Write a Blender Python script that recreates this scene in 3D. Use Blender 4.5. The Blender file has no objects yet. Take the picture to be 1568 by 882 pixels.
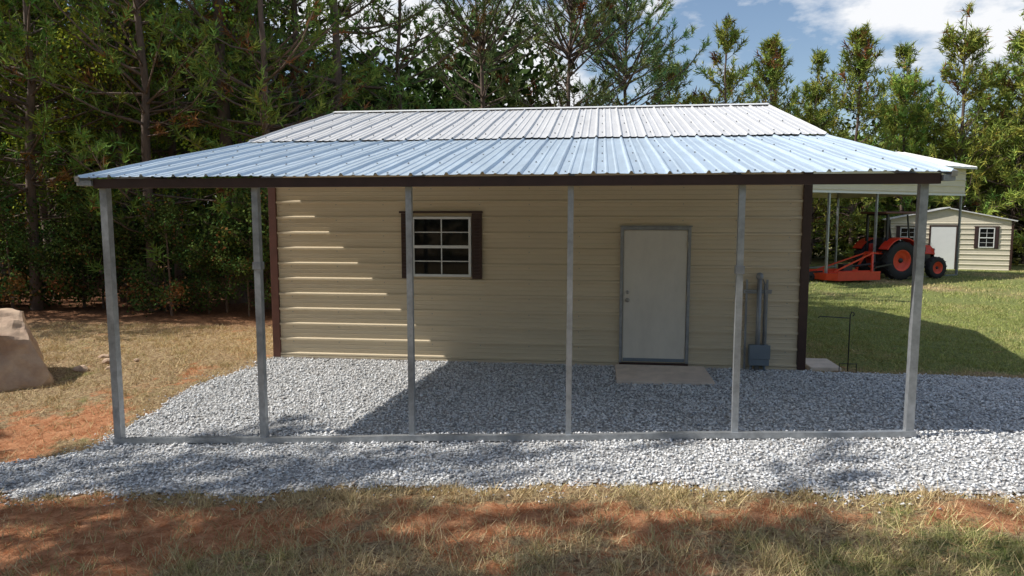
import bpy, math, numpy as np
from mathutils import Vector, Matrix
sc=bpy.context.scene
RNG=np.random.default_rng(7)
rad=math.radians
# ------------------------------------------------------------------ helpers
def link(o,parent=None):
    sc.collection.objects.link(o)
    if parent is not None: o.parent=parent
    return o
def empty(name,loc=(0,0,0),rz=0.0):
    o=bpy.data.objects.new(name,None); o.location=loc; o.rotation_euler=(0,0,rz); o.empty_display_size=.2
    return link(o)
def np_mesh(name,verts,faces,mats,fmat=None,col=None,smooth=False):
    if not isinstance(faces,list): faces=[faces]
    me=bpy.data.meshes.new(name)
    verts=np.asarray(verts,dtype=np.float32)
    me.vertices.add(len(verts)); me.vertices.foreach_set('co',verts.ravel())
    nl=sum(f.size for f in faces); nf=sum(len(f) for f in faces)
    me.loops.add(nl); me.polygons.add(nf)
    li=np.concatenate([f.ravel() for f in faces]).astype(np.int32)
    tot=np.concatenate([np.full(len(f),f.shape[1]) for f in faces]).astype(np.int32)
    st=np.concatenate([[0],np.cumsum(tot)[:-1]]).astype(np.int32)
    me.loops.foreach_set('vertex_index',li)
    me.polygons.foreach_set('loop_start',st); me.polygons.foreach_set('loop_total',tot)
    if fmat is not None: me.polygons.foreach_set('material_index',np.asarray(fmat,dtype=np.int32))
    for m in mats: me.materials.append(m)
    me.update(calc_edges=True)
    if smooth: me.polygons.foreach_set('use_smooth',np.ones(nf,dtype=bool))
    if col is not None:
        a=me.attributes.new('Col','FLOAT_COLOR','POINT'); a.data.foreach_set('color',np.asarray(col,dtype=np.float32).ravel())
    return me
def obj(name,me,parent=None,loc=(0,0,0)):
    o=bpy.data.objects.new(name,me); o.location=loc; return link(o,parent)
def box(name,parent,mat,x0,x1,y0,y1,z0,z1,bevel=0.0,rot=None):
    c=((x0+x1)/2,(y0+y1)/2,(z0+z1)/2); sx,sy,sz=abs(x1-x0)/2,abs(y1-y0)/2,abs(z1-z0)/2
    v=[(a*sx,b*sy,d*sz) for a in(-1,1) for b in(-1,1) for d in(-1,1)]
    f=[(0,1,3,2),(4,6,7,5),(0,4,5,1),(2,3,7,6),(0,2,6,4),(1,5,7,3)]
    me=bpy.data.meshes.new(name); me.from_pydata(v,[],f); me.materials.append(mat); me.update()
    o=obj(name,me,parent,c)
    if rot: o.rotation_euler=rot
    if bevel>0:
        m=o.modifiers.new('b','BEVEL'); m.width=bevel; m.segments=2; m.limit_method='NONE'
    return o
def tube(name,parent,mat,pts,r,n=10,sq=False,closed=False,rs=None):
    pts=[Vector(p) for p in pts]; V=[];F=[]; k=4 if sq else n
    for i,p in enumerate(pts):
        a=pts[max(i-1,0)]; b=pts[min(i+1,len(pts)-1)]
        t=(b-a).normalized(); up=Vector((0,0,1)) if abs(t.z)<.9 else Vector((0,1,0))
        s=t.cross(up).normalized(); u=s.cross(t).normalized()
        rr=rs[i] if rs else r
        for j in range(k):
            an=2*math.pi*(j+(.5 if sq else 0))/k; q=rr*(1.41421 if sq else 1)
            V.append(p+s*math.cos(an)*q+u*math.sin(an)*q)
    for i in range(len(pts)-1):
        for j in range(k):
            F.append((i*k+j,i*k+(j+1)%k,(i+1)*k+(j+1)%k,(i+1)*k+j))
    F.append(tuple(range(k))[::-1]); F.append(tuple((len(pts)-1)*k+j for j in range(k)))
    me=bpy.data.meshes.new(name); me.from_pydata([tuple(v) for v in V],[],F); me.materials.append(mat)
    if not sq:
        for p in me.polygons: p.use_smooth=len(p.vertices)==4
    me.update(); return obj(name,me,parent)
def lathe(name,parent,mat,prof,loc,axis='Y',n=32,smooth=True):
    V=[];F=[];m=len(prof)
    for i in range(n):
        a=2*math.pi*i/n
        for r,h in prof:
            if axis=='Y': V.append((r*math.cos(a),h,r*math.sin(a)))
            elif axis=='Z': V.append((r*math.cos(a),r*math.sin(a),h))
            else: V.append((h,r*math.cos(a),r*math.sin(a)))
    for i in range(n):
        for j in range(m-1):
            F.append((i*m+j,((i+1)%n)*m+j,((i+1)%n)*m+j+1,i*m+j+1))
    me=bpy.data.meshes.new(name); me.from_pydata(V,[],F); me.materials.append(mat)
    if smooth:
        for p in me.polygons: p.use_smooth=True
    me.update(); return obj(name,me,parent,loc)
# ------------------------------------------------------------------ materials
def mat(name,base=(.5,.5,.5),rough=.6,metal=0.0,var=.0,vscale=5.0,vcol=None,bump=0.0,bscale=60.0,stretch=(1,1,1),spec=.5,attr=None,detail=6):
    m=bpy.data.materials.new(name); m.use_nodes=True; nt=m.node_tree; N=nt.nodes; L=nt.links
    b=N['Principled BSDF']; b.inputs['Roughness'].default_value=rough; b.inputs['Metallic'].default_value=metal
    b.inputs['Specular IOR Level'].default_value=spec
    b.inputs['Base Color'].default_value=(*base,1)
    tc=N.new('ShaderNodeTexCoord'); mp=N.new('ShaderNodeMapping'); mp.inputs['Scale'].default_value=stretch
    L.new(tc.outputs['Object'],mp.inputs[0])
    src=None
    if attr:
        a=N.new('ShaderNodeAttribute'); a.attribute_name=attr; src=a.outputs['Color']
        L.new(src,b.inputs['Base Color'])
    if var>0:
        n=N.new('ShaderNodeTexNoise'); n.inputs['Scale'].default_value=vscale; n.inputs['Detail'].default_value=detail; n.inputs['Roughness'].default_value=.65
        L.new(mp.outputs[0],n.inputs['Vector'])
        r=N.new('ShaderNodeMapRange'); r.inputs[1].default_value=.35; r.inputs[2].default_value=.68
        L.new(n.outputs['Fac'],r.inputs[0])
        mx=N.new('ShaderNodeMix'); mx.data_type='RGBA'
        L.new(r.outputs[0],mx.inputs[0])
        if src: L.new(src,mx.inputs[6])
        else: mx.inputs[6].default_value=(*base,1)
        vc=vcol or tuple(c*(1-var) for c in base)
        if src and not vcol:
            mm=N.new('ShaderNodeMix'); mm.data_type='RGBA'; mm.blend_type='MULTIPLY'; mm.inputs[0].default_value=1
            L.new(src,mm.inputs[6]); mm.inputs[7].default_value=(1-var,1-var,1-var,1); L.new(mm.outputs[2],mx.inputs[7])
        else: mx.inputs[7].default_value=(*vc,1)
        L.new(mx.outputs[2],b.inputs['Base Color'])
    if bump>0:
        n2=N.new('ShaderNodeTexNoise'); n2.inputs['Scale'].default_value=bscale; n2.inputs['Detail'].default_value=5
        L.new(mp.outputs[0],n2.inputs['Vector'])
        bp=N.new('ShaderNodeBump'); bp.inputs['Strength'].default_value=bump; bp.inputs['Distance'].default_value=.02
        L.new(n2.outputs['Fac'],bp.inputs['Height']); L.new(bp.outputs[0],b.inputs['Normal'])
    return m
def foliage_mat(name,trans=.3):
    m=bpy.data.materials.new(name); m.use_nodes=True; nt=m.node_tree; N=nt.nodes; L=nt.links
    N.remove(N['Principled BSDF']); b=N.new('ShaderNodeBsdfDiffuse')
    a=N.new('ShaderNodeAttribute'); a.attribute_name='Col'
    oi=N.new('ShaderNodeObjectInfo'); hs=N.new('ShaderNodeHueSaturation')
    r1=N.new('ShaderNodeMapRange'); r1.inputs[3].default_value=.475; r1.inputs[4].default_value=.515; L.new(oi.outputs['Random'],r1.inputs[0]); L.new(r1.outputs[0],hs.inputs['Hue'])
    r2=N.new('ShaderNodeMapRange'); r2.inputs[3].default_value=.8; r2.inputs[4].default_value=1.2; L.new(oi.outputs['Random'],r2.inputs[0]); L.new(r2.outputs[0],hs.inputs['Value'])
    L.new(a.outputs['Color'],hs.inputs['Color']); L.new(hs.outputs[0],b.inputs['Color'])
    if trans>0:
        t=N.new('ShaderNodeBsdfTranslucent'); L.new(hs.outputs[0],t.inputs['Color'])
        mx=N.new('ShaderNodeMixShader'); mx.inputs[0].default_value=trans
        L.new(b.outputs[0],mx.inputs[1]); L.new(t.outputs[0],mx.inputs[2]); L.new(mx.outputs[0],N['Material Output'].inputs[0])
    else: L.new(b.outputs[0],N['Material Output'].inputs[0])
    return m
M_siding=mat('tan_siding',(.71,.59,.41),.42,0,.09,1.3,stretch=(.5,1,3))
M_sidingW=mat('cream_siding',(.74,.67,.53),.5,0,.08,1.5)
M_brown=mat('brown_trim',(.060,.028,.022),.4,0,.3,6)
M_brownred=mat('brown_trim_sunlit',(.13,.05,.035),.45,0,.3,6)  # brown trim with sunlight painted in for the left corner; also colours the canopy
M_galv=mat('galvanized_steel',(.46,.48,.50),.40,.55,.35,11,bump=.05)
M_galvd=mat('galvanized_tube_dull',(.36,.37,.38),.5,.5,.3,7)
M_roof=mat('white_metal_roof',(.76,.75,.74),.45,.12,.16,2.2,stretch=(3,.4,1))
M_roofN=mat('galvalume_roof',(.70,.82,.92),.36,.33,.18,2.0,stretch=(3,.5,1))
M_white=mat('white_vinyl',(.78,.78,.76),.4,0,.05,4)
M_door=mat('door_paint',(.76,.70,.60),.45,0,.14,2.5,stretch=(1,1,.5))
M_knob=mat('brushed_metal',(.45,.42,.38),.3,1)
M_conc=mat('concrete',(.80,.66,.54),.85,0,.22,5,bump=.3)
M_grey=mat('grey_paint',(.20,.24,.28),.45,.2,.1,8)
M_black=mat('black_paint',(.02,.02,.022),.4)
M_rubber=mat('tire_rubber',(.025,.025,.025),.8,0,.4,20)
M_red=mat('red_paint',(.70,.035,.015),.35,0,.12,6)
M_orange=mat('orange_red_paint',(.80,.075,.025),.45,0,.15,5)
M_rock=mat('sandstone',(.62,.45,.31),.9,0,.5,2.2,vcol=(.36,.24,.17),bump=.9,bscale=7)
M_bark=mat('pine_bark',(.18,.125,.095),.9,0,.5,9,stretch=(1,1,.35),detail=3)
M_leaf=foliage_mat('foliage',.0)
M_blade=foliage_mat('grass_blades',0)
M_stone=mat('gravel_stones',(.5,.5,.5),.85,0,.15,60,attr='Col',detail=2)
M_glass=bpy.data.materials.new('window_glass'); M_glass.use_nodes=True
b=M_glass.node_tree.nodes['Principled BSDF']; b.inputs['Base Color'].default_value=(.006,.007,.008,1); b.inputs['Roughness'].default_value=.04; b.inputs['Specular IOR Level'].default_value=.2
# ------------------------------------------------------------------ terrain
def sstep(a,b,x):
    t=np.clip((x-a)/(b-a),0,1); return t*t*(3-2*t)
def gz(x,y):
    x=np.asarray(x,float); y=np.asarray(y,float)
    a=-.25+.4*np.clip(x,-4,12)/8.2
    t=np.clip(-y/3.66,0,1)
    return a*t-.25*sstep(17,27,y)
def g1(x,y): return float(gz(x,y))
def wob(x,y,s=1.0,ph=0.0):
    return (np.sin(1.7*s*x+1.3*s*y+ph)+.6*np.sin(3.9*s*x-2.9*s*y+2.1+ph)+.4*np.sin(8.3*s*x+6.7*s*y+.7*ph)+.3*np.sin(15.1*s*x-13.3*s*y+1+ph))/2.3
def gravel_d(x,y):
    x=np.asarray(x,float); y=np.asarray(y,float)
    n=wob(x,y,1.6)*.13
    left=x-(-.45-1.3*sstep(-3.9,-4.8,y)+.35*sstep(-1.5,0.1,y))
    front=y-(-5.02-.12*np.sin(x*.8+1))
    back=np.where(x<8.3,.25-y,-.10+.10*np.sin(x)-y)
    right=19-x
    return np.minimum(np.minimum(left,front),np.minimum(back,right))+n
def clay(x,y):
    n=wob(x,y,.9,1.0)*.35+wob(x,y,2.7,3.0)*.30
    def blob(cx,cy,rx,ry): return np.exp(-(((x-cx)/rx)**2+((y-cy)/ry)**2))
    v=1.25*blob(.4,-6.0,1.8,.85)+.8*blob(-1.5,-3.6,1.1,1.3)+.6*blob(3.0,-5.8,2.5,.5)+.7*blob(6.5,-5.5,2.8,.34)+.5*blob(-.9,-1.2,.6,1.6)+.5*blob(5.2,-7.0,2.2,.8)+.5*blob(3,-7.4,1.6,.6)+.2*blob(-3,2.0,4,2)
    return np.clip(v*1.2+n-.17,0,1)
def green(x,y):
    n=wob(x,y,.7,5.0)*.3+wob(x,y,2.2,2.0)*.2
    v=.95*sstep(7.5,9.5,x)*sstep(-.4,.6,y)+.34*sstep(5.5,8.5,x)*sstep(-5,-6,y)+.16*sstep(-5,-6.5,y)
    v=v-.45*sstep(5,17,y)*sstep(8,12,x)*(.6+.6*np.sin(x*.9+y*.4))
    return np.clip(v+n,0,1)
def axis(lo,hi,step,far,n):
    core=np.arange(lo,hi+1e-6,step); g=np.geomspace(step,far,n)
    return np.concatenate([lo-np.cumsum(g)[::-1],core,hi+np.cumsum(g)])
xs=axis(-8,14,.10,60,26); ys=axis(-9.5,4,.10,60,26)
GX,GY=np.meshgrid(xs,ys,indexing='ij')
GZ=gz(GX,GY)+np.where(gravel_d(GX,GY)<0,.018*wob(GX,GY,3.1,.4)+RNG.normal(0,.006,GX.shape),-.012)
nx,ny=GX.shape
idx=np.arange(nx*ny).reshape(nx,ny)
F=np.stack([idx[:-1,:-1],idx[1:,:-1],idx[1:,1:],idx[:-1,1:]],-1).reshape(-1,4)
cl=clay(GX,GY).ravel(); gr=green(GX,GY).ravel(); woods=(sstep(1.6,4.2,GY)*sstep(3,-1,GX)).ravel()
mask=np.stack([cl,gr,woods,np.ones_like(cl)],-1)
def ground_mat():
    m=bpy.data.materials.new('ground_soil_grass'); m.use_nodes=True; nt=m.node_tree; N=nt.nodes; L=nt.links
    b=N['Principled BSDF']; b.inputs['Roughness'].default_value=.95; b.inputs['Specular IOR Level'].default_value=.15
    tc=N.new('ShaderNodeTexCoord')
    def noise(s,d=6,r=.6):
        n=N.new('ShaderNodeTexNoise'); n.inputs['Scale'].default_value=s; n.inputs['Detail'].default_value=d; n.inputs['Roughness'].default_value=r; L.new(tc.outputs['Object'],n.inputs['Vector']); return n.outputs['Fac']
    def rng(s,a,c,lo=0.,hi=1.):
        r=N.new('ShaderNodeMapRange'); r.inputs[1].default_value=a; r.inputs[2].default_value=c; r.inputs[3].default_value=lo; r.inputs[4].default_value=hi; L.new(s,r.inputs[0]); return r.outputs[0]
    def mix(f,a,c):
        x=N.new('ShaderNodeMix'); x.data_type='RGBA'
        L.new(f,x.inputs[0])
        for s,i in((a,6),(c,7)):
            if isinstance(s,tuple): x.inputs[i].default_value=(*s,1)
            else: L.new(s,x.inputs[i])
        return x.outputs[2]
    at=N.new('ShaderNodeAttribute'); at.attribute_name='Col'; sp=N.new('ShaderNodeSeparateColor'); L.new(at.outputs['Color'],sp.inputs[0])
    def math_(op,a,c):
        x=N.new('ShaderNodeMath'); x.operation=op
        for s,i in((a,0),(c,1)):
            if isinstance(s,(int,float)): x.inputs[i].default_value=s
            else: L.new(s,x.inputs[i])
        return x.outputs[0]
    straw=mix(rng(noise(26,8,.75),.40,.60),(.20,.115,.06),(.62,.47,.27))
    grn=mix(rng(noise(18,8,.75),.40,.62),(.12,.15,.045),(.36,.38,.13))
    cly=mix(rng(noise(9,8,.75),.38,.64),(.40,.145,.06),(.76,.38,.20))
    wood=mix(rng(noise(12,8,.7),.35,.7),(.14,.06,.03),(.38,.19,.10))
    n1=noise(7,6,.65)
    gf=rng(math_('ADD',sp.outputs[1],math_('MULTIPLY',math_('SUBTRACT',n1,.5),1.6)),.3,.65)
    c=mix(gf,straw,grn)
    cf=rng(math_('ADD',sp.outputs[0],math_('MULTIPLY',math_('SUBTRACT',noise(4,9,.75),.5),2.4)),.35,.60)
    c=mix(cf,c,cly); c=mix(sp.outputs[2],c,wood)
    L.new(c,b.inputs['Base Color'])
    bp=N.new('ShaderNodeBump'); bp.inputs['Strength'].default_value=1; bp.inputs['Distance'].default_value=.05; L.new(noise(30,8,.75),bp.inputs['Height']); L.new(bp.outputs[0],b.inputs['Normal'])
    return m
V=np.stack([GX.ravel(),GY.ravel(),GZ.ravel()],-1)
obj('ground',np_mesh('ground',V,F,[ground_mat()],col=mask,smooth=True))
gx=np.arange(-2.2,19.2,.06); gy=np.arange(-5.6,.3,.06); AX,AY=np.meshgrid(gx,gy,indexing='ij')
d=gravel_d(AX,AY); AZ=gz(AX,AY)+.014*np.clip(d/.12,0,1)+.006*wob(AX,AY,5)-.004
idx=np.arange(AX.size).reshape(AX.shape); q=np.stack([idx[:-1,:-1],idx[1:,:-1],idx[1:,1:],idx[:-1,1:]],-1).reshape(-1,4)
keep=(d.ravel()[q]>-.01).all(1); q=q[keep]
V0=np.stack([AX.ravel(),AY.ravel(),AZ.ravel()],-1)
used,inv=np.unique(q,return_inverse=True); V0=V0[used]; q=inv.reshape(q.shape)
def gravel_base():
    m=bpy.data.materials.new('gravel_bed'); m.use_nodes=True; nt=m.node_tree; N=nt.nodes; L=nt.links
    b=N['Principled BSDF']; b.inputs['Roughness'].default_value=.95
    tc=N.new('ShaderNodeTexCoord'); v=N.new('ShaderNodeTexVoronoi'); v.inputs['Scale'].default_value=38; L.new(tc.outputs['Object'],v.inputs['Vector'])
    r=N.new('ShaderNodeMapRange'); r.inputs[1].default_value=0; r.inputs[2].default_value=.8; r.inputs[3].default_value=1; r.inputs[4].default_value=.45; L.new(v.outputs['Distance'],r.inputs[0])
    hsv=N.new('ShaderNodeMix'); hsv.data_type='RGBA'; hsv.blend_type='MIX'
    sp=N.new('ShaderNodeSeparateColor'); L.new(v.outputs['Color'],sp.inputs[0]); L.new(sp.outputs[0],hsv.inputs[0])
    hsv.inputs[6].default_value=(.42,.42,.42,1); hsv.inputs[7].default_value=(.78,.77,.75,1)
    mu=N.new('ShaderNodeMix'); mu.data_type='RGBA'; mu.blend_type='MULTIPLY'; mu.inputs[0].default_value=1; L.new(hsv.outputs[2],mu.inputs[6]); L.new(r.outputs[0],mu.inputs[7]); L.new(mu.outputs[2],b.inputs['Base Color'])
    bp=N.new('ShaderNodeBump'); bp.inputs['Strength'].default_value=.8; bp.inputs['Distance'].default_value=.015; L.new(r.outputs[0],bp.inputs['Height']); L.new(bp.outputs[0],b.inputs['Normal'])
    return m
NS=120000
px=RNG.uniform(-2.6,14,NS); py=RNG.uniform(-5.8,.02,NS); dd=gravel_d(px,py)
k=(dd>-.0)|((dd>-.35)&(RNG.random(NS)<np.exp(dd*11)*.5)); k&=~((px>0)&(px<8.2)&(py>-.01))
px,py,dd=px[k],py[k],dd[k]; n=len(px)
rr=RNG.uniform(.008,.019,n)*np.where(RNG.random(n)<.10,1.5,1)
octa=np.array([(1,0,0),(-1,0,0),(0,1,0),(0,-1,0),(0,0,1),(0,0,-1)],float)
of=np.array([(0,2,4),(2,1,4),(1,3,4),(3,0,4),(2,0,5),(1,2,5),(3,1,5),(0,3,5)])
B=octa[None]*RNG.uniform(.65,1.25,(n,6,1))+RNG.normal(0,.16,(n,6,3)); B[:,:,2]*=.60
an=RNG.uniform(0,6.28,n); tl=RNG.normal(0,.38,n)
c,s=np.cos(tl)[:,None],np.sin(tl)[:,None]; x0,z0=B[:,:,0]*c-B[:,:,2]*s,B[:,:,0]*s+B[:,:,2]*c
c,s=np.cos(an)[:,None],np.sin(an)[:,None]; x1,y1=x0*c-B[:,:,1]*s,x0*s+B[:,:,1]*c
SV=np.stack([x1,y1,z0],-1)*rr[:,None,None]
SV[:,:,0]+=px[:,None]; SV[:,:,1]+=py[:,None]; SV[:,:,2]+=(gz(px,py)+.014*np.clip(dd/.12,0,1)+rr*.3+RNG.uniform(0,.005,n))[:,None]
SF=(of[None]+(np.arange(n)*6)[:,None,None]).reshape(-1,3)
g=RNG.uniform(.56,.96,n); g=np.where(RNG.random(n)<.18,g*.45,g)*(1+.06*wob(px,py,1.3,2)); g=np.clip(g,.1,.98); tint=RNG.normal(.006,.015,n)
sc_=np.stack([g+tint,g,g-tint,np.ones(n)],-1); sc_=np.repeat(sc_[:,None],6,1).reshape(-1,4)
VA=np.concatenate([V0,SV.reshape(-1,3)]); CA=np.concatenate([np.ones((len(V0),4))*.4,sc_])
fm=np.concatenate([np.zeros(len(q)),np.ones(len(SF))])
obj('gravel_pad',np_mesh('gravel_pad',VA,[q,SF+len(V0)],[gravel_base(),M_stone],fmat=fm,col=CA))
# ------------------------------------------------------------------ grass blades
def blades(px,py,hgt,wid,col,lean=.5,zoff=0):
    n=len(px); a=RNG.uniform(0,6.28,n); z=gz(px,py)+zoff
    lx=RNG.normal(0,lean,n)*hgt; ly=RNG.normal(0,lean,n)*hgt
    w=wid/2; b0=np.stack([px-np.cos(a)*w,py-np.sin(a)*w,z],-1); b1=np.stack([px+np.cos(a)*w,py+np.sin(a)*w,z],-1)
    t=np.stack([px+lx,py+ly,z+hgt],-1)
    V=np.stack([b0,b1,t],1).reshape(-1,3); F=np.arange(3*n).reshape(-1,3)
    C=np.repeat(col[:,None],3,1).reshape(-1,4)
    return V,F,C
def grasscol(px,py,n):
    g=np.clip(green(px,py)*.9+RNG.normal(0,.20,n),0,1)[:,None]
    st=np.array([.72,.55,.31])*RNG.uniform(.45,1.15,(n,1)); gn=np.array([.29,.335,.095])*RNG.uniform(.6,1.3,(n,1))
    c=st*(1-g)+gn*g; return np.concatenate([c,np.ones((n,1))],1)
def clumped(n,x0,x1,y0,y1,sd=.09,per=26):
    m=n//per; cx=RNG.uniform(x0,x1,m); cy=RNG.uniform(y0,y1,m); s=RNG.uniform(.4,1.4,m)*sd
    i=np.repeat(np.arange(m),per); return cx[i]+RNG.normal(0,1,len(i))*s[i],cy[i]+RNG.normal(0,1,len(i))*s[i]
Vs=[];Fs=[];Cs=[];off=0
for (n,x0,x1,y0,y1,h0,h1,w,ln,sd,cf) in [(76000,-2,9.8,-8.4,-4.9,.02,.085,.0055,.8,.11,.90),(52000,-2,9.8,-8.4,-4.95,.04,.13,.006,.6,.045,.80),(50000,-6.5,-.4,-4.9,3.0,.02,.085,.007,.8,.09,.85),(80000,8.3,17,-.15,9,.02,.06,.010,.6,.12,.8),(50000,10,30,8,27,.03,.08,.020,.5,.2,.8)]:
    px,py=clumped(n,x0,x1,y0,y1,sd); n=len(px)
    k=(gravel_d(px,py)<-.03)&(RNG.random(n)>clay(px,py)*cf)
    px,py=px[k],py[k]; n=len(px)
    V,F,C=blades(px,py,RNG.uniform(h0,h1,n),w*RNG.uniform(.6,1.4,n),grasscol(px,py,n),ln)
    Vs.append(V);Fs.append(F+off);Cs.append(C);off+=len(V)
obj('grass',np_mesh('grass',np.concatenate(Vs),np.concatenate(Fs),[M_blade],col=np.concatenate(Cs)))
n=46000; px=RNG.uniform(-7,10,n); py=RNG.uniform(-8.4,4.5,n); k=(gravel_d(px,py)<.06)|(RNG.random(n)<.02); k&=~((px>-.2)&(px<8.6)&(py>-.3)); px,py=px[k],py[k]; n=len(px)
a=RNG.uniform(0,6.28,n); l=RNG.uniform(.04,.13,n); z=gz(px,py)+RNG.uniform(.010,.035,n); w=.0021
dx,dy=np.cos(a),np.sin(a)
V=np.stack([np.stack([px-dy*w,py+dx*w,z],-1),np.stack([px+dy*w,py-dx*w,z],-1),np.stack([px+dx*l,py+dy*l,z+RNG.uniform(-.005,.01,n)],-1)],1).reshape(-1,3)
C=np.array([.46,.25,.12])*RNG.uniform(.35,1.5,(n,1)); C=np.repeat(np.concatenate([C,np.ones((n,1))],1)[:,None],3,1).reshape(-1,4)
obj('pine_straw',np_mesh('pine_straw',V,np.arange(3*n).reshape(-1,3),[M_blade],col=C))
# ------------------------------------------------------------------ building
LB=8.17; DB=7.28; HJ=3.41; HR=4.42; OL=-.295; OR=LB+.175
bld=empty('metal_garage_building')
def siding_profile(z0,z1,per=.2425,h=.031,start=.06):
    pts=[(z0,0)]; z=z0+start
    while z+.07<z1:
        pts+=[(z,0),(z+.008,-h),(z+.034,-h),(z+.052,0)]
        for kk in(1,2):
            zz=z+.052+ (per-.052)*kk/3
            if zz+.02<z1: pts+=[(zz-.010,0),(zz,-.006),(zz+.010,0)]
        z+=per
    pts.append((z1,0)); return pts
def hsiding(name,parent,m,p0,p1,z0,z1,**kw):
    p0=Vector(p0);p1=Vector(p1); d=(p1-p0).normalized(); nrm=Vector((d.y,-d.x))
    pr=siding_profile(z0,z1,**kw); V=[];F=[]
    for z,o in pr:
        for p in(p0,p1): V.append((p.x-nrm.x*o,p.y-nrm.y*o,z))
    for i in range(len(pr)-1): F.append((2*i,2*i+1,2*i+3,2*i+2))
    me=bpy.data.meshes.new(name); me.from_pydata(V,[],F); me.materials.append(m); me.update(); return obj(name,me,parent)
hsiding('front_wall',bld,M_siding,(0,0),(LB,0),.0,HJ)
hsiding('right_wall',bld,M_siding,(LB,0),(LB,DB),.0,HJ)
hsiding('back_wall',bld,M_siding,(LB,DB),(0,DB),.0,HJ)
hsiding('left_wall',bld,M_siding,(0,DB),(0,0),.0,HJ)
for nm,x in(('gable_left',0.0),('gable_right',LB)):
    me=bpy.data.meshes.new(nm); me.from_pydata([(x,0,HJ),(x,DB,HJ),(x,DB/2,HR-.04)],[],[(0,1,2)]); me.materials.append(M_siding); obj(nm,me,bld)
box('foundation_slab',bld,M_conc,-.03,LB+.03,-.03,DB+.03,-.35,.03)
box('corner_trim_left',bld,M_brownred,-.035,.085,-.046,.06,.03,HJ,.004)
box('corner_trim_right',bld,M_brown,LB-.085,LB+.035,-.046,.06,.03,HJ,.004)
box('corner_trim_back_left',bld,M_brown,-.035,.085,DB-.06,DB+.046,.03,HJ)
box('corner_trim_back_right',bld,M_brown,LB-.085,LB+.035,DB-.06,DB+.046,.03,HJ)
box('base_trim',bld,M_siding,.087,LB-.087,-.034,-.001,.032,.057)
V=[];F=[]
def addbox(V,F,x0,x1,y0,y1,z0,z1):
    o=len(V); V+= [(a,b_,c_) for a in(x0,x1) for b_ in(y0,y1) for c_ in(z0,z1)]
    F+=[tuple(o+i for i in f) for f in [(0,1,3,2),(4,6,7,5),(0,4,5,1),(2,3,7,6),(0,2,6,4),(1,5,7,3)]]
zz=.06+.2425-.02
while zz<3.3:
    x=.3
    while x<LB-.1:
        if not(2.0<x<3.45 and 1.25<zz<2.4) and not(5.45<x<6.55 and zz<2.18): addbox(V,F,x-.006,x+.006,-.007,.001,zz-.006,zz+.006)
        x+=.762
    zz+=.2425
me=bpy.data.meshes.new('screws'); me.from_pydata(V,[],F); me.materials.append(M_galvd); obj('siding_screws',me,bld)
def roof(name,parent,m,x0,x1,yA,zA,yB,zB,per=.36,h=.026,lip=0):
    n=int(round((x1-x0)/per)); per=(x1-x0)/n; pr=[]
    for i in range(n):
        x=x0+i*per
        pr+=[(x,h),(x+.012,h),(x+.030,0)]
        for kk in (1,2):
            q_=x+.03+ (per-.05)*kk/3; pr+=[(q_-.020,0),(q_-.008,.009),(q_+.008,.009),(q_+.020,0)]
        pr+=[(x+per-.020,0),(x+per-.004,h)]
    pr.append((x1,h))
    L=math.hypot(yB-yA,zB-zA); ny_,nz_=-(zB-zA)/L,(yB-yA)/L
    if nz_<0: ny_,nz_=-ny_,-nz_
    V=[];F=[];seg=14
    for s_ in range(seg+1):
        t=s_/seg
        for x,hh in pr:
            wv=.003*math.sin(x*5.1+t*7)+.002*math.sin(x*1.9-t*11)+.0012*math.sin(x*17+t*31)
            V.append((x,yA+(yB-yA)*t+ny_*(hh+wv),zA+(zB-zA)*t+nz_*(hh+wv)))
    w=len(pr)
    for s_ in range(seg):
        for i in range(w-1):
            a=s_*w+i; F.append((a,a+1,a+w+1,a+w))
    me=bpy.data.meshes.new(name); me.from_pydata(V,[],F); me.materials.append(m); me.update(); o=obj(name,me,parent)
    md=o.modifiers.new('s','SOLIDIFY'); md.thickness=.0015; md.offset=-1
    return o
roof('lean_to_roof',bld,M_roofN,OL,OR,-3.83,2.685,.06,3.45)
roof('main_roof_front',bld,M_roof,OL,OR,-.10,3.445,DB/2,HR)
roof('main_roof_back',bld,M_roof,OL,OR,DB+.15,3.395,DB/2,HR)
V=[];F=[]
for yy,z_ in [(-3.7,2.71),(-2.9,2.868),(-2.1,3.025),(-1.3,3.182),(-.6,3.32),(.3,3.555),(1.3,3.816),(2.3,4.077),(3.3,4.338)]:
    x=OL+.09
    while x<OR: addbox(V,F,x-.008,x+.008,yy-.008,yy+.008,z_-.006,z_+.014); x+=.36
me=bpy.data.meshes.new('roof_screws'); me.from_pydata(V,[],F); me.materials.append(M_galvd); obj('roof_screws',me,bld)
V=[(OL-.01,DB/2-.16,HR-.010),(OL-.01,DB/2,HR+.04),(OL-.01,DB/2+.16,HR-.010),(OR+.01,DB/2-.16,HR-.010),(OR+.01,DB/2,HR+.04),(OR+.01,DB/2+.16,HR-.010)]
me=bpy.data.meshes.new('ridge_cap'); me.from_pydata(V,[],[(0,3,4,1),(1,4,5,2)]); me.materials.append(M_white); obj('ridge_cap',me,bld)
def rake(name,x0,x1,yA,zA,yB,zB,m,w=.035):
    tube(name,bld,m,[((x0+x1)/2,yA,zA),((x0+x1)/2,yB,zB)],w/2,sq=True)
for nm,x in(('rake_trim_left',OL-.012),('rake_trim_right',OR+.012)):
    rake(nm+'_lean_to',x,x,-3.83,2.665,-.06,3.41,M_galv,.05)
    rake(nm+'_front',x,x,-.06,3.425,DB/2,HR-.012,M_white,.05); rake(nm+'_back',x,x,DB/2,HR-.012,DB+.15,3.38,M_white,.05)
box('front_fascia',bld,M_brown,-.16,LB+.10,-3.775,-3.71,2.575,2.672,.004)
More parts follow.
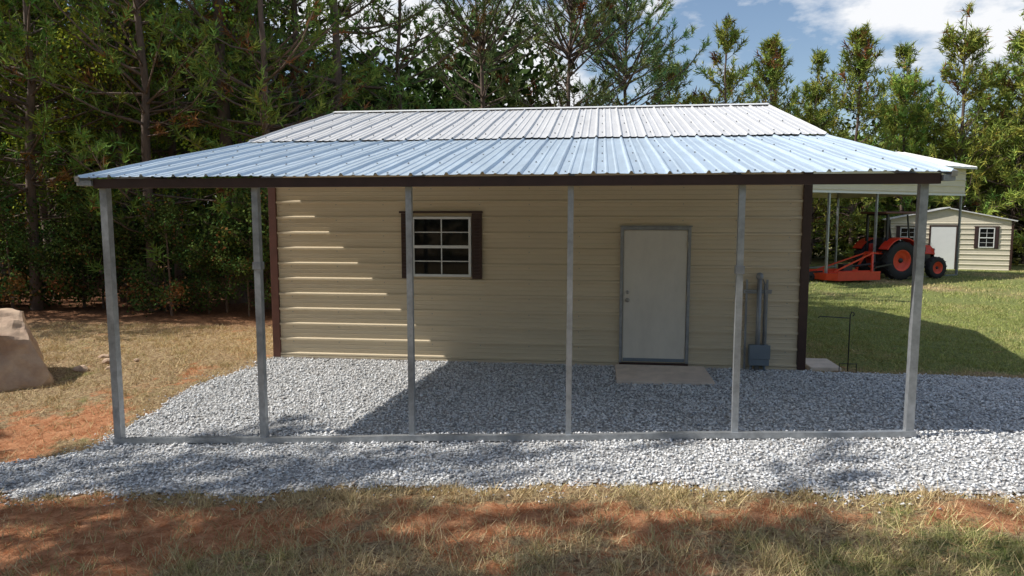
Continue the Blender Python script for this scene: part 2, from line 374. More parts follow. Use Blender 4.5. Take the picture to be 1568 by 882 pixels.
box('fascia_end_left',bld,M_galv,OL-.03,-.162,-3.81,-3.70,2.60,2.655,.003)
box('fascia_end_right',bld,M_galv,LB+.102,OR+.03,-3.81,-3.70,2.60,2.655,.003)
PX=[-.10,1.5975,3.243,4.883,6.53,8.157]
for i,x in enumerate(PX):
    z=g1(x,-3.66)
    w=[.040,.034,.030,.028,.030,.036][i]
    lean=[-.012,-.0,0,.006,0,.008][i]
    tube('post_%d'%(i+1),bld,M_galv,[(x,-3.66,z-.02),(x+lean,-3.66,2.60)],w,sq=True)
    tube('rafter_%d'%(i+1),bld,M_galvd,[(x,-3.70,2.62),(x,-.03,3.36)],.028,sq=True)
    if i in(1,4): box('post_bracket_%d'%(i+1),bld,M_galvd,x-w-.012,x+w+.012,-3.66-w-.008,-3.66+w+.008,1.72,1.80,.003)
pts=[]
for i in range(41):
    x=PX[0]-.05+(PX[-1]-PX[0]+.1)*i/40; pts.append((x,-3.69,g1(x,-3.66)+.052+.006*math.sin(x*2.3)))
tube('base_rail',bld,M_galv,pts,.030,sq=True)
for k_,yy in enumerate((-2.9,-2.1,-1.3,-.6)):
    zz=2.685+(yy+3.83)*.1967-.03
    box('purlin_%d'%k_,bld,M_galvd,OL+.05,OR-.05,yy-.02,yy+.02,zz-.035,zz,0)
def window(parent,x0,x1,z0,z1,y=0.0,sh=.17):
    fr=.038
    box('window_glass',parent,M_glass,x0+.02,x1-.02,y-.038,y-.033,z0+.02,z1-.02)
    for nm,a in(('frame_left',(x0,x0+fr,z0,z1)),('frame_right',(x1-fr,x1,z0,z1)),('frame_top',(x0+fr,x1-fr,z1-fr,z1)),('frame_bottom',(x0+fr,x1-fr,z0,z0+fr)),('meeting_rail',(x0+fr,x1-fr,(z0+z1)/2-.022,(z0+z1)/2+.022))):
        box('window_'+nm,parent,M_white,a[0],a[1],y-.067,y-.018,a[2],a[3],.004)
    zc=(z0+z1)/2; xc=(x0+x1)/2
    for j,(za,zb) in enumerate(((z0+fr,zc-.022),(zc+.022,z1-fr))):
        yy=-.048 if j else -.045
        box('muntin_v%d'%j,parent,M_white,xc-.008,xc+.008,y+yy,y-.0385,za,zb)
        zm=(za+zb)/2
        box('muntin_ha%d'%j,parent,M_white,x0+fr,xc-.009,y+yy,y-.0385,zm-.007,zm+.007)
        box('muntin_hb%d'%j,parent,M_white,xc+.009,x1-fr,y+yy,y-.0385,zm-.007,zm+.007)
    for nm,a in(('left',(x0-.015-sh,x0-.012)),('right',(x1+.012,x1+.012+sh))):
        box('shutter_'+nm,parent,M_brown,a[0],a[1],y-.052,y-.015,z0-.03,z1+.05,.004)
        nn=int((z1-z0)/.05)
        for q_ in range(nn):
            zc_=z0+.02+q_*.05
            box('louver',parent,M_brown,a[0]+.03,a[1]-.03,y-.062,y-.051,zc_,zc_+.026,rot=(rad(-18),0,0))
    box('window_head_trim',parent,M_brown,x0-.035-sh-.01,x1+.022+sh,y-.057,y-.014,z1+.052,z1+.085,.003)
window(bld,2.29,3.22,1.355,2.28,0,.155)
for nm,a in(('door_jamb_left',(5.485,5.53,.06,2.13)),('door_jamb_right',(6.47,6.515,.06,2.13)),('door_head',(5.53,6.47,2.085,2.13))):
    box(nm,bld,M_galvd,a[0],a[1],-.058,-.012,a[2],a[3],.004)
box('door_panel',bld,M_door,5.537,6.463,-.042,-.014,.10,2.078,.003)
box('door_threshold',bld,M_brown,5.49,6.51,-.09,-.012,.035,.085,.004)
box('door_sweep',bld,M_grey,5.545,6.455,-.046,-.043,.10,.15)
for z in(1.03,1.15): lathe('door_knob',bld,M_knob,[(0.001,-.06),(.022,-.058),(.028,-.045),(.020,-.03),(.010,-.02),(.032,-.012),(.034,0)] if z<1.1 else [(0.001,-.03),(.02,-.028),(.024,-.015),(.028,0)],(5.60,-.042,z),n=20)
for z in(.3,1.08,1.86): box('door_hinge',bld,M_knob,6.458,6.474,-.064,-.043,z-.045,z+.045,.003)
box('door_head_flashing',bld,M_galvd,5.47,6.53,-.067,-.012,2.132,2.145)
el=empty('electrical_disconnect')
box('disconnect_box',el,M_grey,7.38,7.66,-.17,-.035,.10,.40,.01)
box('box_lid',el,M_grey,7.372,7.668,-.185,-.172,.20,.41,.006)
tube('conduit_main',el,M_galvd,[(7.50,-.10,.0),(7.50,-.10,1.42)],.034,12)
lathe('conduit_cap',el,M_galvd,[(.001,.07),(.045,.05),(.055,.0),(.036,-.03)],(7.50,-.10,1.40),axis='Z',n=16)
for x,zt in((7.33,1.36),(7.62,1.36)): tube('strut',el,M_galvd,[(x,-.05,.02),(x,-.05,zt)],.014,sq=True)
for z in(1.17,1.20): tube('cross_bar',el,M_galvd,[(7.28,-.066-.012*(z>1.18),z),(7.68,-.066-.012*(z>1.18),z)],.012,sq=True)
tube('conduit_small',el,M_galvd,[(7.58,-.09,.40),(7.58,-.09,1.30),(7.56,-.04,1.36)],.012,8)
tube('whip',el,M_grey,[(7.42,-.1,.1),(7.40,-.1,-.02)],.02,8)
tube('whip_b',el,M_grey,[(7.60,-.1,.1),(7.62,-.1,-.02)],.02,8)
box('concrete_step',None,M_conc,5.43,6.74,-1.22,-.12,-.05,.065,.012)
box('concrete_splash_block',None,M_conc,8.30,8.75,.05,.75,-.05,.06,.015)
fl=empty('garden_flag_stand',(8.83,.05,0))
tube('pole',fl,M_black,[(0,0,-.05),(0,0,.84),(.02,0,.89),(.05,0,.88),(.055,0,.85),(.035,0,.83)],.009,6)
tube('arm',fl,M_black,[(0,0,.80),(-.42,0,.82),(-.45,0,.80)],.008,6)
tube('foot',fl,M_black,[(-.12,0,-.03),(-.12,0,.12),(0,0,.12),(.12,0,.12),(.12,0,-.03)],.007,6)
# ------------------------------------------------------------------ rocks
def rock(name,loc,size,seed,sub=4,skew=0,tap=(0,0)):
    r=np.random.default_rng(seed)
    import bmesh
    bm=bmesh.new(); bmesh.ops.create_icosphere(bm,subdivisions=sub,radius=1)
    planes=[(Vector(r.normal(0,1,3)).normalized(),r.uniform(.55,.85)) for _ in range(14)]
    from mathutils import noise as mn
    for v in bm.verts:
        p=v.co.copy()
        for nn,dd_ in planes:
            e=p.dot(nn)-dd_
            if e>0: p-=nn*e*.92
        p+=p.normalized()*(mn.noise(p*2.2+Vector((seed,0,0)))*.12+mn.noise(p*6)*.05)
        if skew:
            t=max(0,(p.z+.5)); p.x=p.x*(1-tap[0]*t)-skew*t; p.y*=(1-tap[1]*t); p.z=min(p.z,.62+.05*mn.noise(p*4))
        v.co=Vector((p.x*size[0],p.y*size[1],p.z*size[2]))
    me=bpy.data.meshes.new(name); bm.to_mesh(me); bm.free(); me.materials.append(M_rock)
    o=obj(name,me,None,loc); return o
rock('boulder',(-3.95,-1.35,g1(-3.9,-1.1)+.38),(1.35,.95,1.0),3,5,.08,(.20,.2))
for i,(x,y,s_) in enumerate([(-2.6,-.5,.10),(-2.35,-.8,.06),(-2.75,-.9,.11),(-2.2,-.35,.05),(-2.9,-.2,.08)]):
    rock('field_stone' if not i else 'field_stone.%03d'%i,(x,y,g1(x,y)+s_*.2),(s_*1.3,s_,s_*.7),20+i,2)
# ------------------------------------------------------------------ rear carport
ang=math.atan2(4.3,6.26)
cp=empty('carport',(19.36,19.45,-.05),ang)
EH=4.30; W=5.6; X0=-12.0; X1=.15
for i,x in enumerate([0,-2.55,-5.1,-7.65,-10.2]):
    for j,y in enumerate((0,W)):
        tube('post_%d_%d'%(i,j),cp,M_galv,[(x,y,-.1),(x,y,EH)],.035,sq=True)
for y in(0,W):
    tube('base_rail',cp,M_galvd,[(X0,y,.03),(0,y,.03)],.03,sq=True); tube('top_rail',cp,M_galvd,[(X0,y,EH-.03),(0,y,EH-.03)],.03,sq=True)
hsiding('side_panel_front',cp,M_sidingW,(X0,-.05),(X1,-.05),3.22,EH)
hsiding('side_panel_back',cp,M_sidingW,(X1,W+.05),(X0,W+.05),3.22,EH)
me=bpy.data.meshes.new('g'); me.from_pydata([(X1,-.05,EH),(X1,W+.05,EH),(X1,W/2,EH+.72),(X1,-.05,3.22),(X1,W+.05,3.22)],[],[(3,4,1,2,0)]); me.materials.append(M_sidingW); obj('gable_panel',me,cp)
for nm,a in(('roof_front',(-.28,EH-.02)),('roof_back',(W+.28,EH-.02))):
    roof(nm,cp,M_roof,X0-.2,X1+.3,a[0],a[1],W/2,EH+.80,per=.4)
box('trim_bottom',cp,M_white,X0,X1,-.085,-.052,3.17,3.24)
box('eave_trim',cp,M_white,X0-.2,X1+.3,-.30,-.27,EH-.09,EH-.01)
tube('rake_trim_a',cp,M_brown,[(X1+.31,-.28,EH-.04),(X1+.31,W/2,EH+.78)],.03,sq=True)
tube('rake_trim_b',cp,M_brown,[(X1+.31,W/2,EH+.78),(X1+.31,W+.28,EH-.04)],.03,sq=True)
# ------------------------------------------------------------------ shed
sh=empty('storage_shed',(21.8,25.6,-.27),rad(-18))
w2=2.55; hd=2.42; dp=4.5
hsiding('front_wall',sh,M_sidingW,(-w2,0),(w2,0),0,hd); hsiding('right_wall',sh,M_sidingW,(w2,0),(w2,dp),0,hd)
hsiding('back_wall',sh,M_sidingW,(w2,dp),(-w2,dp),0,hd); hsiding('left_wall',sh,M_sidingW,(-w2,dp),(-w2,0),0,hd)
for y in(0,dp):
    me=bpy.data.meshes.new('gable'); me.from_pydata([(-w2,y,hd),(w2,y,hd),(0,y,hd+.55)],[],[(0,1,2)]); me.materials.append(M_sidingW); obj('gable',me,sh)
for nm,s_ in(('roof_left',-1),('roof_right',1)):
    me=bpy.data.meshes.new(nm); me.from_pydata([(s_*(w2+.15),-.15,hd-.02),(s_*(w2+.15),dp+.15,hd-.02),(0,dp+.15,hd+.58),(0,-.15,hd+.58)],[],[(0,1,2,3)]); me.materials.append(M_roof); o=obj(nm,me,sh)
    md=o.modifiers.new('s','SOLIDIFY'); md.thickness=.05
box('door_panel',sh,M_white,-.75,.3,-.055,-.035,.05,2.1,.006)
for a in((-.82,-.75),(.3,.37)): box('door_jamb',sh,M_brown,a[0],a[1],-.065,-.02,.05,2.17)
box('door_head',sh,M_brown,-.75,.3,-.065,-.02,2.1,2.17)
box('corner_l',sh,M_brown,-w2-.03,-w2+.06,-.04,.03,0,hd); box('corner_r',sh,M_brown,w2-.06,w2+.03,-.04,.03,0,hd)
window(sh,1.22,1.85,1.12,2.05,0,.16); window(sh,-2.05,-1.42,1.12,2.05,0,.16)
# ------------------------------------------------------------------ tractor
tr=empty('tractor',(15.75,17.15,0.0),rad(22)); tr.scale=(1.08,1.08,1.08)
def wheel(nm,x,y,r,w,rim,lugs):
    prof=[(r*.55,-w*.42),(r*.62,-w*.5),(r*.9,-w*.48),(r*.97,-w*.38),(r*.97,w*.38),(r*.9,w*.48),(r*.62,w*.5),(r*.55,w*.42),(r*.55,-w*.42)]
    lathe(nm+'_tire',tr,M_rubber,prof,(x,y,r),n=40)
    lathe(nm+'_rim',tr,rim,[(.001,-w*.2),(r*.2,-w*.2),(r*.22,-w*.3),(r*.42,-w*.1),(r*.5,-w*.38),(r*.57,-w*.42),(r*.57,w*.42),(r*.5,w*.38),(r*.42,w*.1),(.001,w*.15)],(x,y,r),n=32)
    lathe(nm+'_hub',tr,M_black,[(.001,-w*.33),(r*.1,-w*.33),(r*.13,-w*.2)],(x,y,r),n=16)
    V=[];F=[]
    for i in range(lugs):
        for sd in(-1,1):
            a=2*math.pi*(i+.5*(sd>0))/lugs; o=len(V)
            for (yy,da) in((0,.0),(sd*w*.48,.16)):
                for dd_ in(-.045,.045):
                    for q_ in(.95,1.0): V.append((x+math.cos(a+da+dd_)*r*q_,y+yy,r+math.sin(a+da+dd_)*r*q_))
            F+=[tuple(o+k_ for k_ in f) for f in [(0,1,3,2),(4,6,7,5),(0,4,5,1),(2,3,7,6),(1,5,7,3)]]
    me=bpy.data.meshes.new(nm+'_lugs'); me.from_pydata(V,[],F); me.materials.append(M_rubber); obj(nm+'_lugs',me,tr)
for y in(-.62,.62): wheel('rear_wheel',0,y,.66,.36,M_orange,18)
for y in(-.55,.55): wheel('front_wheel',1.62,y,.38,.24,M_orange,14)
tube('rear_axle',tr,M_black,[(0,-.55,.66),(0,.55,.66)],.09); tube('front_axle',tr,M_black,[(1.62,-.5,.38),(1.62,.5,.38)],.055)
box('transmission',tr,M_black,-.25,.75,-.2,.2,.42,.82,.03); box('engine_block',tr,M_black,.7,1.75,-.2,.2,.45,.88,.03)
V=[(.62,-.27,.86),(.62,.27,.86),(.62,.25,1.26),(.62,-.25,1.26),(1.75,-.25,.82),(1.75,.25,.82),(1.72,.2,1.13),(1.72,-.2,1.13),(1.95,-.2,.80),(1.95,.2,.80),(1.92,.15,1.0),(1.92,-.15,1.0)]
F=[(0,3,2,1),(0,4,7,3),(3,7,6,2),(1,2,6,5),(0,1,5,4),(4,8,11,7),(7,11,10,6),(5,6,10,9),(8,9,10,11),(4,5,9,8)]
me=bpy.data.meshes.new('hood'); me.from_pydata(V,[],F); me.materials.append(M_red); o=obj('hood',me,tr); md=o.modifiers.new('b','BEVEL'); md.width=.03; md.segments=3
box('grille',tr,M_black,1.925,1.965,-.14,.14,.5,.93,.01); box('bumper',tr,M_red,1.9,2.0,-.25,.25,.42,.6,.02)
for s_ in(-1,1):
    box('hood_vent',tr,M_black,.9,1.45,s_*.262-.006,s_*.262+.006,.93,1.08)
    V=[];F=[]
    for i in range(11):
        a=rad(20+i*13)
        for yy in(s_*.42,s_*.82):
            V.append((math.cos(a)*.74,yy,.66+math.sin(a)*.74))
    for i in range(10): F.append((2*i,2*i+1,2*i+3,2*i+2))
    me=bpy.data.meshes.new('fender'); me.from_pydata(V,[],F); me.materials.append(M_red); o=obj('fender',me,tr); md=o.modifiers.new('s','SOLIDIFY'); md.thickness=.03
    box('fender_side',tr,M_red,-.3,.5,s_*.43-.015,s_*.43+.015,.7,1.2,.02)
    tube('rops_leg',tr,M_black,[(-.38,s_*.45,.75),(-.38,s_*.45,2.2)],.035,sq=True)
    tube('canopy_strut',tr,M_black,[(.62,s_*.4,1.2),(.45,s_*.42,2.2)],.02,sq=True)
    tube('loader_arm',tr,M_red,[(.75,s_*.36,.9),(.8,s_*.38,1.25)],.035,sq=True)
tube('rops_top',tr,M_black,[(-.38,-.45,2.2),(-.38,.45,2.2)],.035,sq=True)
box('canopy',tr,M_brownred,-.6,.65,-.6,.6,2.22,2.30,.03)
box('seat_base',tr,M_black,-.25,.2,-.22,.22,.95,1.06,.03); box('seat_back',tr,M_black,-.32,-.22,-.22,.22,1.05,1.42,.03)
box('dash',tr,M_black,.5,.66,-.22,.22,.9,1.3,.03); tube('steering_column',tr,M_black,[(.52,0,1.2),(.38,0,1.38)],.02)
lathe('steering_wheel',tr,M_black,[(.17,0),(.185,.012),(.2,0),(.185,-.012),(.17,0)],(.36,0,1.4),axis='Z',n=24)
tube('exhaust',tr,M_black,[(1.3,-.3,.9),(1.3,-.3,1.5)],.03)
lathe('headlight',tr,M_white,[(.001,.03),(.05,.02),(.05,0)],(1.95,-.1,.98),axis='X',n=12)
rc=empty('rotary_cutter',(13.95,15.8,0.0),rad(22))
V=[(-1.0,-.8,.33),(.75,-.8,.33),(.75,.8,.33),(-1.0,.8,.33),(-1.0,-.8,.09),(.75,-.8,.09),(.75,.8,.09),(-1.0,.8,.09),(-1.2,-.45,.33),(-1.2,.45,.33),(-1.2,-.45,.09),(-1.2,.45,.09)]
me=bpy.data.meshes.new('deck'); me.from_pydata(V,[],[(0,1,2,3),(0,3,9,8),(4,5,1,0),(5,6,2,1),(6,7,3,2),(10,4,0,8),(11,10,8,9),(7,11,9,3)]); me.materials.append(M_orange); o=obj('deck',me,rc); md=o.modifiers.new('s','SOLIDIFY'); md.thickness=.015
for s_ in(-.78,-.3,.3,.78): tube('deck_rib',rc,M_orange,[(-1.0,s_,.36),(.75,s_,.36)],.03,sq=True)
box('gearbox',rc,M_black,-.25,.15,-.15,.15,.34,.62,.03)
for s_ in(-.4,.4):
    tube('a_frame',rc,M_orange,[(.75,s_,.35),(.95,s_*.4,1.0)],.03,sq=True); tube('brace',rc,M_orange,[(.95,s_*.4,1.0),(-.9,s_*1.2,.38)],.022,sq=True)
    tube('lift_arm',rc,M_black,[(.85,s_,.5),(1.65,s_*.8,.6)],.025,sq=True)
tube('pto_shaft',rc,M_black,[(.1,0,.5),(1.6,0,.65)],.045)
tube('top_link',rc,M_orange,[(.95,0,1.0),(1.6,0,.95)],.03); tube('mast_top',rc,M_orange,[(.95,-.18,1.0),(.95,.18,1.0)],.04,sq=True)
tube('tail_wheel_arm',rc,M_black,[(-1.0,0,.36),(-1.5,0,.34)],.03,sq=True)
lathe('tail_wheel',rc,M_rubber,[(.04,-.06),(.15,-.07),(.18,0),(.15,.07),(.04,.06),(.04,-.06)],(-1.5,0,.18),n=20)
# ------------------------------------------------------------------ trees
def tubes_np(P0,P1,R0,R1,k=4):
    n=len(P0); t=P1-P0; t/=np.linalg.norm(t,axis=1,keepdims=True)+1e-9
    up=np.where(np.abs(t[:,2:3])<.9,np.array([[0,0,1.]]),np.array([[1.,0,0]])); s=np.cross(t,up); s/=np.linalg.norm(s,axis=1,keepdims=True); u=np.cross(s,t)
    a=np.arange(k)*2*np.pi/k
    ring=s[:,None]*np.cos(a)[None,:,None]+u[:,None]*np.sin(a)[None,:,None]
    V=np.concatenate([P0[:,None]+ring*R0[:,None,None],P1[:,None]+ring*R1[:,None,None]],1)
    j=np.arange(k); f=np.stack([j,(j+1)%k,(j+1)%k+k,j+k],-1)
    F=(f[None]+(np.arange(n)*2*k)[:,None,None]).reshape(-1,4)
    return V.reshape(-1,3),F
def tree_mesh(name,seed,H,cb,R,nb,nt,nn,nlen,nwid,prof='cone',base=(.07,.11,.03),leaf=False,trunk_r=.14,dead=.05,lift=(0,50),droop=0,conc=1.35,cpow=.5):
    r=np.random.default_rng(seed)
    zs=np.linspace(0,H*.98,12); bx=np.cumsum(r.normal(0,.05,12))*H/14; by=np.cumsum(r.normal(0,.05,12))*H/14; bx-=bx[0];by-=by[0]
    tp=np.stack([bx,by,zs],-1); tp[0,2]=-.3; tr_=trunk_r*(1-zs/H)**.8+.012; tr_[0]*=1.25
    V1,F1=tubes_np(tp[:-1],tp[1:],tr_[:-1],tr_[1:],8)
    nw=max(6,nb//5); wh=np.sort(r.random(nw)**.85); rel=np.clip(wh[r.integers(0,nw,nb)]+r.normal(0,.02,nb),0,1); h=cb+(H-cb)*rel*.985
    if prof=='cone': pl=np.clip(1.04-rel,0.03,1)**cpow*(.5+.5*sstep(0,.15,rel+.05))
    elif prof=='round': pl=np.sqrt(np.clip(1-((rel-.42)/.62)**2,.04,1))
    else: pl=.55+.45*np.sin(rel*3.1)
    Lb=R*pl*r.uniform(.5,1.2,nb)+.15
    az=np.arange(nb)*2.39996+r.normal(0,.5,nb); el=np.radians(lift[0]+(lift[1]-lift[0])*rel+r.normal(0,9,nb))
    bxh=np.interp(h,zs,bx);byh=np.interp(h,zs,by)
    P0=np.stack([bxh,byh,h],-1); D=np.stack([np.cos(az)*np.cos(el),np.sin(az)*np.cos(el),np.sin(el)],-1)
    segs=3; pts=[P0]; cur=P0; dcur=D.copy()
    for s_ in range(segs):
        cur=cur+dcur*(Lb/segs)[:,None]; pts.append(cur); dcur=dcur+np.array([0,0,.20-droop])+r.normal(0,.12,(nb,3)); dcur/=np.linalg.norm(dcur,axis=1,keepdims=True)
    br=np.clip(.012*Lb+.006,.008,.06)*(trunk_r/.14)
    o=len(V1); allV=[V1];allF=[F1]
    for s_ in range(segs):
        V_,F_=tubes_np(pts[s_],pts[s_+1],br*(1-s_/segs*.8),br*(1-(s_+1)/segs*.8),3); allV.append(V_);allF.append(F_+o); o+=len(V_)
    T=np.stack(pts,1)
    cnt=np.maximum(3,(nt*Lb/R*1.3).astype(int)); bi=np.repeat(np.arange(nb),cnt); m=len(bi)
    t=1-r.random(m)**conc*.80; t*=.999; seg=(t*segs).astype(int); fr=(t*segs-seg)[:,None]
    C=T[bi,seg]*(1-fr)+T[bi,seg+1]*fr
    bd=T[bi,seg+1]-T[bi,seg]; bd/=np.linalg.norm(bd,axis=1,keepdims=True)
    side=r.normal(0,1,(m,3)); side-=bd*(side*bd).sum(1,keepdims=True)*.7; side[:,2]*=.55; side/=np.linalg.norm(side,axis=1,keepdims=True)
    so=(r.random(m)**.8*(1.05-t)*.55*Lb[bi]+.05)[:,None]
    tdir=side*.7+bd*.7+np.array([0,0,.35]); tdir/=np.linalg.norm(tdir,axis=1,keepdims=True)
    C2=C+tdir*so
    V_,F_=tubes_np(C,C2,np.full(m,.006),np.full(m,.003),3); allV.append(V_);allF.append(F_+o); o+=len(V_)
    VW=np.concatenate(allV); FW=np.concatenate(allF)
    ti=np.repeat(np.arange(m),nn); q_=len(ti)
    rd=r.normal(0,1,(q_,3)); rd/=np.linalg.norm(rd,axis=1,keepdims=True)
    back=r.random((q_,1))
    b0=C2[ti]-tdir[ti]*back*nlen*1.3
    if leaf: nd=rd; b0=b0+r.normal(0,nlen*1.4,(q_,3))
    else: nd=rd*.8+tdir[ti]*.85
    nd/=np.linalg.norm(nd,axis=1,keepdims=True)
    ln=nlen*r.uniform(.6,1.15,(q_,1)); sv=np.cross(nd,r.normal(0,1,(q_,3))); sv/=np.linalg.norm(sv,axis=1,keepdims=True)+1e-9
    w=nwid*r.uniform(.7,1.3,(q_,1))/2
    if leaf:
        NV=np.stack([b0,b0+nd*ln*.5+sv*w,b0+nd*ln,b0+nd*ln*.5-sv*w],1).reshape(-1,3); kk=4
    else:
        NV=np.stack([b0-sv*w,b0+sv*w,b0+nd*ln],1).reshape(-1,3); kk=3
    NF=np.arange(q_*kk).reshape(-1,kk)+len(VW)
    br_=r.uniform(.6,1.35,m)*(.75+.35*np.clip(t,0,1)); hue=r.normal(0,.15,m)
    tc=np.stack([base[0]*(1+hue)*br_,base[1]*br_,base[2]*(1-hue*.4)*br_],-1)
    dd_=(r.random(m)<dead)|((r.random(nb)<dead*.8)[bi]); tc[dd_]=np.array([.26,.13,.05])*r.uniform(.6,1.1,(dd_.sum(),1))
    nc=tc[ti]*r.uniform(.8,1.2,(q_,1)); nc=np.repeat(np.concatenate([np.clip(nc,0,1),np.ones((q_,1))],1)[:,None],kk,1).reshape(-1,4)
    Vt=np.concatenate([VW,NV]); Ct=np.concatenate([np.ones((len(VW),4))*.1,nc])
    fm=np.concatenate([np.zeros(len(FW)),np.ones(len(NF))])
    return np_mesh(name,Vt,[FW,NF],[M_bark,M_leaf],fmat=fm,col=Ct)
G1=(.18,.26,.080); G2=(.16,.24,.055); G3=(.27,.34,.072)
young=[tree_mesh('young_pine_%d'%i,10+i,12.5,.3,4.3,165,13,11,.38,.058,'cone',G3,dead=.02,lift=(5,55),trunk_r=.12,cpow=.75) for i in range(4)]
edge=[tree_mesh('edge_pine_%d'%i,30+i,13,.3,3.5,100,11,13,.25,.038,'mid',G2,dead=.04,lift=(-5,45),trunk_r=.13) for i in range(3)]
tall=[tree_mesh('tall_pine_%d'%i,50+i,17,5.0,3.6,80,12,13,.28,.042,'round',G1,dead=.03,lift=(-5,45),trunk_r=.19) for i in range(3)]
full=[tree_mesh('full_pine_%d'%i,55+i,14,2.5,4.2,95,13,12,.30,.048,'round',(.20,.28,.105),dead=.02,lift=(5,55),trunk_r=.15,conc=1.7) for i in range(2)]
open_=[tree_mesh('open_pine_%d'%i,60+i,16,6.5,3.6,42,11,12,.28,.055,'round',G1,dead=.04,lift=(-5,40),trunk_r=.17,conc=1.9) for i in range(2)]
broad=[tree_mesh('broadleaf_%d'%i,70+i,10,.8,2.8,70,10,11,.11,.08,'round',(.34,.42,.055),leaf=True,dead=.03,trunk_r=.09) for i in range(2)]
shrub=[tree_mesh('shrub_%d'%i,80+i,2.6,.1,1.5,40,10,12,.09,.065,'round',(.07,.11,.03),leaf=True,dead=.04,trunk_r=.03) for i in range(2)]
cnts={}
def put(kind,me,x,y,s=1.0,sz=None,rz=None):
    c_=cnts.get(kind,0); cnts[kind]=c_+1
    o=obj(kind if c_==0 else '%s.%03d'%(kind,c_),me,None,(x,y,g1(x,y)))
    o.scale=(s,s,sz or s); o.rotation_euler=(0,0,RNG.uniform(0,6.28) if rz is None else rz); return o
for (x,y,s) in [(-3.0,5.9,.88),(-5.6,5.2,.95),(-8.6,5.0,.95),(-11.6,6.2,1.0),(-6.9,8.4,1.05),(-3.6,9.2,1.05),(-10.0,9.6,1.1),(-14,10,1.1),(-.8,10.2,.84),(-10.9,3.2,.62),(-9.2,1.4,.46)]:
    put('pine_tree',edge[RNG.integers(3)],x,y,s*RNG.uniform(.95,1.05))
for (x,y,s) in [(-4.4,7.0,1.0),(-7.6,7.0,.95),(-10.6,7.8,1.0),(-1.9,8.4,.85),(-6.4,11.5,1.05)]:
    put('pine_tree',tall[RNG.integers(3)],x,y,s)
for (x,y,s) in [(-7.1,6.4,.85),(-9.9,7.2,.8),(-4.6,9.0,.9),(-12.6,9.5,1),(-8.3,10.5,1.1)]:
    put('broadleaf_tree',broad[RNG.integers(2)],x,y,s)
for i in range(20):
    x=-13+12.4*(i+RNG.random()*.8)/20; y=RNG.uniform(4.3,5.6)
    put('understory_shrub',shrub[RNG.integers(2)],x,y,RNG.uniform(.55,1.0))
# behind building
for (k_,x,y,s) in [(full[1],.9,16.5,.88),(full[0],3.9,19.5,.92),(full[1],6.4,21.5,.92)]:
    put('pine_tree',k_,x,y,s)
for (x,y,s) in [(8.6,24.5,.86),(11.0,25.0,.93),(13.6,26.6,.90),(16.4,29.2,.86),(19.2,31,1.0),(22.2,32.2,.92),(25.0,31.4,1.05),(28.0,30.6,1.10),(31.0,29.0,1.0),(34.0,27.2,1.14),(37,25.5,1.1),(23.6,36,1.05),(29.6,35,1.2),(38.5,31,1.2),(31.0,24.6,.70)]:
    put('pine_tree',young[RNG.integers(4)],x,y,s*RNG.uniform(.95,1.06))
for (x,y,s) in [(35.5,30,1.2)]:
    put('broadleaf_tree',broad[RNG.integers(2)],x,y,s)
# trees standing left of / behind the viewpoint
for (k_,x,y,s) in [(tall[1],-5.8,-9.0,.95),(open_[1],-10.0,-8.4,1.0),(tall[2],-13.5,-9.6,1.05),(open_[1],-8.5,-6.7,.86),(open_[0],-3.2,-8.3,.95),(tall[0],-1.6,-9.9,.75),(open_[0],-14,-7.4,1.05)]:
    put('pine_tree',k_,x,y,s)
def mass(name,path,depth,h0,h1,n,leaf=.40,base=(.09,.13,.04)):
    r=np.random.default_rng(99); path=np.array(path,float); seg=np.linalg.norm(np.diff(path,axis=0),axis=1); cum=np.concatenate([[0],np.cumsum(seg)])
    m=n//22; s=r.random(m)*cum[-1]; px=np.interp(s,cum,path[:,0]); py=np.interp(s,cum,path[:,1])
    top=h0+(h1-h0)*(.5+.5*np.sin(s*.9)*np.sin(s*.37+1))+r.normal(0,.6,m)
    z=r.random(m)**.8*top; px+=r.normal(0,depth,m); py+=r.normal(0,depth,m)
    i=np.repeat(np.arange(m),22); k=len(i); c=np.stack([px,py,z],-1)[i]+r.normal(0,.5,(k,3))
    a=r.normal(0,1,(k,3)); a/=np.linalg.norm(a,axis=1,keepdims=True); b_=np.cross(a,r.normal(0,1,(k,3))); b_/=np.linalg.norm(b_,axis=1,keepdims=True)
    w=leaf*r.uniform(.5,1.2,(k,1)); V=np.stack([c-b_*w*.25,c+a*w*.5,c+b_*w*.25,c-a*w*.5],1).reshape(-1,3)
    col=np.array(base)*r.uniform(.5,1.5,m)[i][:,None]; C=np.repeat(np.concatenate([col,np.ones((k,1))],1)[:,None],4,1).reshape(-1,4)
    obj(name,np_mesh(name,V,np.arange(4*k).reshape(-1,4),[M_blade],col=C))
mass('distant_tree_line',[(-1,23),(8,29),(14,34),(24,40),(36,37),(46,28),(54,10)],1.6,5.0,8.0,100000,leaf=.5,base=(.11,.155,.045))
mass('distant_tree_line.001',[(-34,-20),(-20,-34),(5,-40),(30,-34),(44,-16)],2.0,9,13,45000,leaf=.7)
mass('distant_tree_line.002',[(-30,2),(-22,11),(-12,17),(-5,20),(0,24)],1.8,6.5,11,80000,leaf=.55,base=(.06,.09,.028))
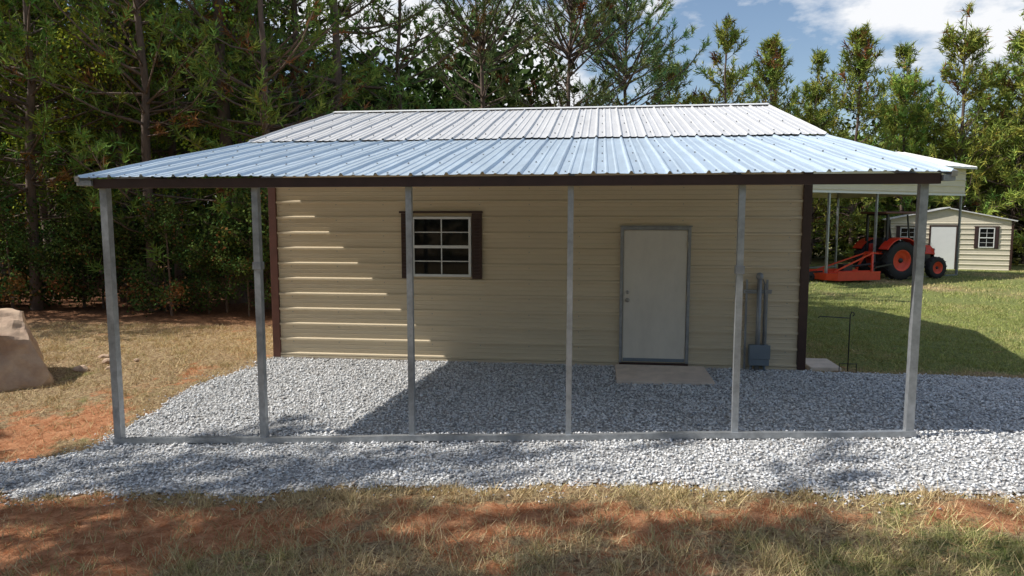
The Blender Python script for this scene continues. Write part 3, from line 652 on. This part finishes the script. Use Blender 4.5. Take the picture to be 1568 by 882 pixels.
# ------------------------------------------------------------------ world, sun, camera
SD=Vector((-.97,-.14,1.0)).normalized()
el_=math.asin(SD.z); rot_=math.atan2(SD.x,SD.y)
w=bpy.data.worlds.new('World'); sc.world=w; w.use_nodes=True; nt=w.node_tree; N=nt.nodes; L=nt.links
sky=N.new('ShaderNodeTexSky'); sky.sky_type='NISHITA'; sky.sun_disc=False; sky.sun_elevation=el_; sky.sun_rotation=rot_; sky.air_density=1.0; sky.dust_density=.8; sky.ozone_density=1.2
tc=N.new('ShaderNodeTexCoord'); mp=N.new('ShaderNodeMapping'); mp.inputs['Scale'].default_value=(1,1,2.2); mp.inputs['Location'].default_value=(.15,.3,.2)
L.new(tc.outputs['Generated'],mp.inputs[0]); no=N.new('ShaderNodeTexNoise'); no.inputs['Scale'].default_value=2.6; no.inputs['Detail'].default_value=9; no.inputs['Roughness'].default_value=.58; L.new(mp.outputs[0],no.inputs['Vector'])
rg=N.new('ShaderNodeMapRange'); rg.inputs[1].default_value=.52; rg.inputs[2].default_value=.60; L.new(no.outputs['Fac'],rg.inputs[0])
mx=N.new('ShaderNodeMix'); mx.data_type='RGBA'; L.new(rg.outputs[0],mx.inputs[0]); L.new(sky.outputs[0],mx.inputs[6]); mx.inputs[7].default_value=(7.4,7.5,7.7,1)
bg=N['Background']; bg.inputs['Strength'].default_value=.13; L.new(mx.outputs[2],bg.inputs[0])
sl=bpy.data.lights.new('sun','SUN'); sl.energy=5.0; sl.angle=rad(.45); sl.color=(1,.965,.90)
so=bpy.data.objects.new('sun',sl); so.rotation_euler=SD.to_track_quat('Z','Y').to_euler(); so.location=(-20,-5,25); link(so)
cam=bpy.data.cameras.new('camera'); cam.sensor_width=36; cam.lens=24.816; cam.clip_end=2000; cam.clip_start=.05
co=bpy.data.objects.new('camera',cam); co.location=(5.18,-10.726,2.266); co.rotation_euler=(rad(90-5.70),0,rad(7.09)); link(co); sc.camera=co
sc.view_settings.view_transform='Standard'; sc.view_settings.look='None'; sc.view_settings.exposure=0
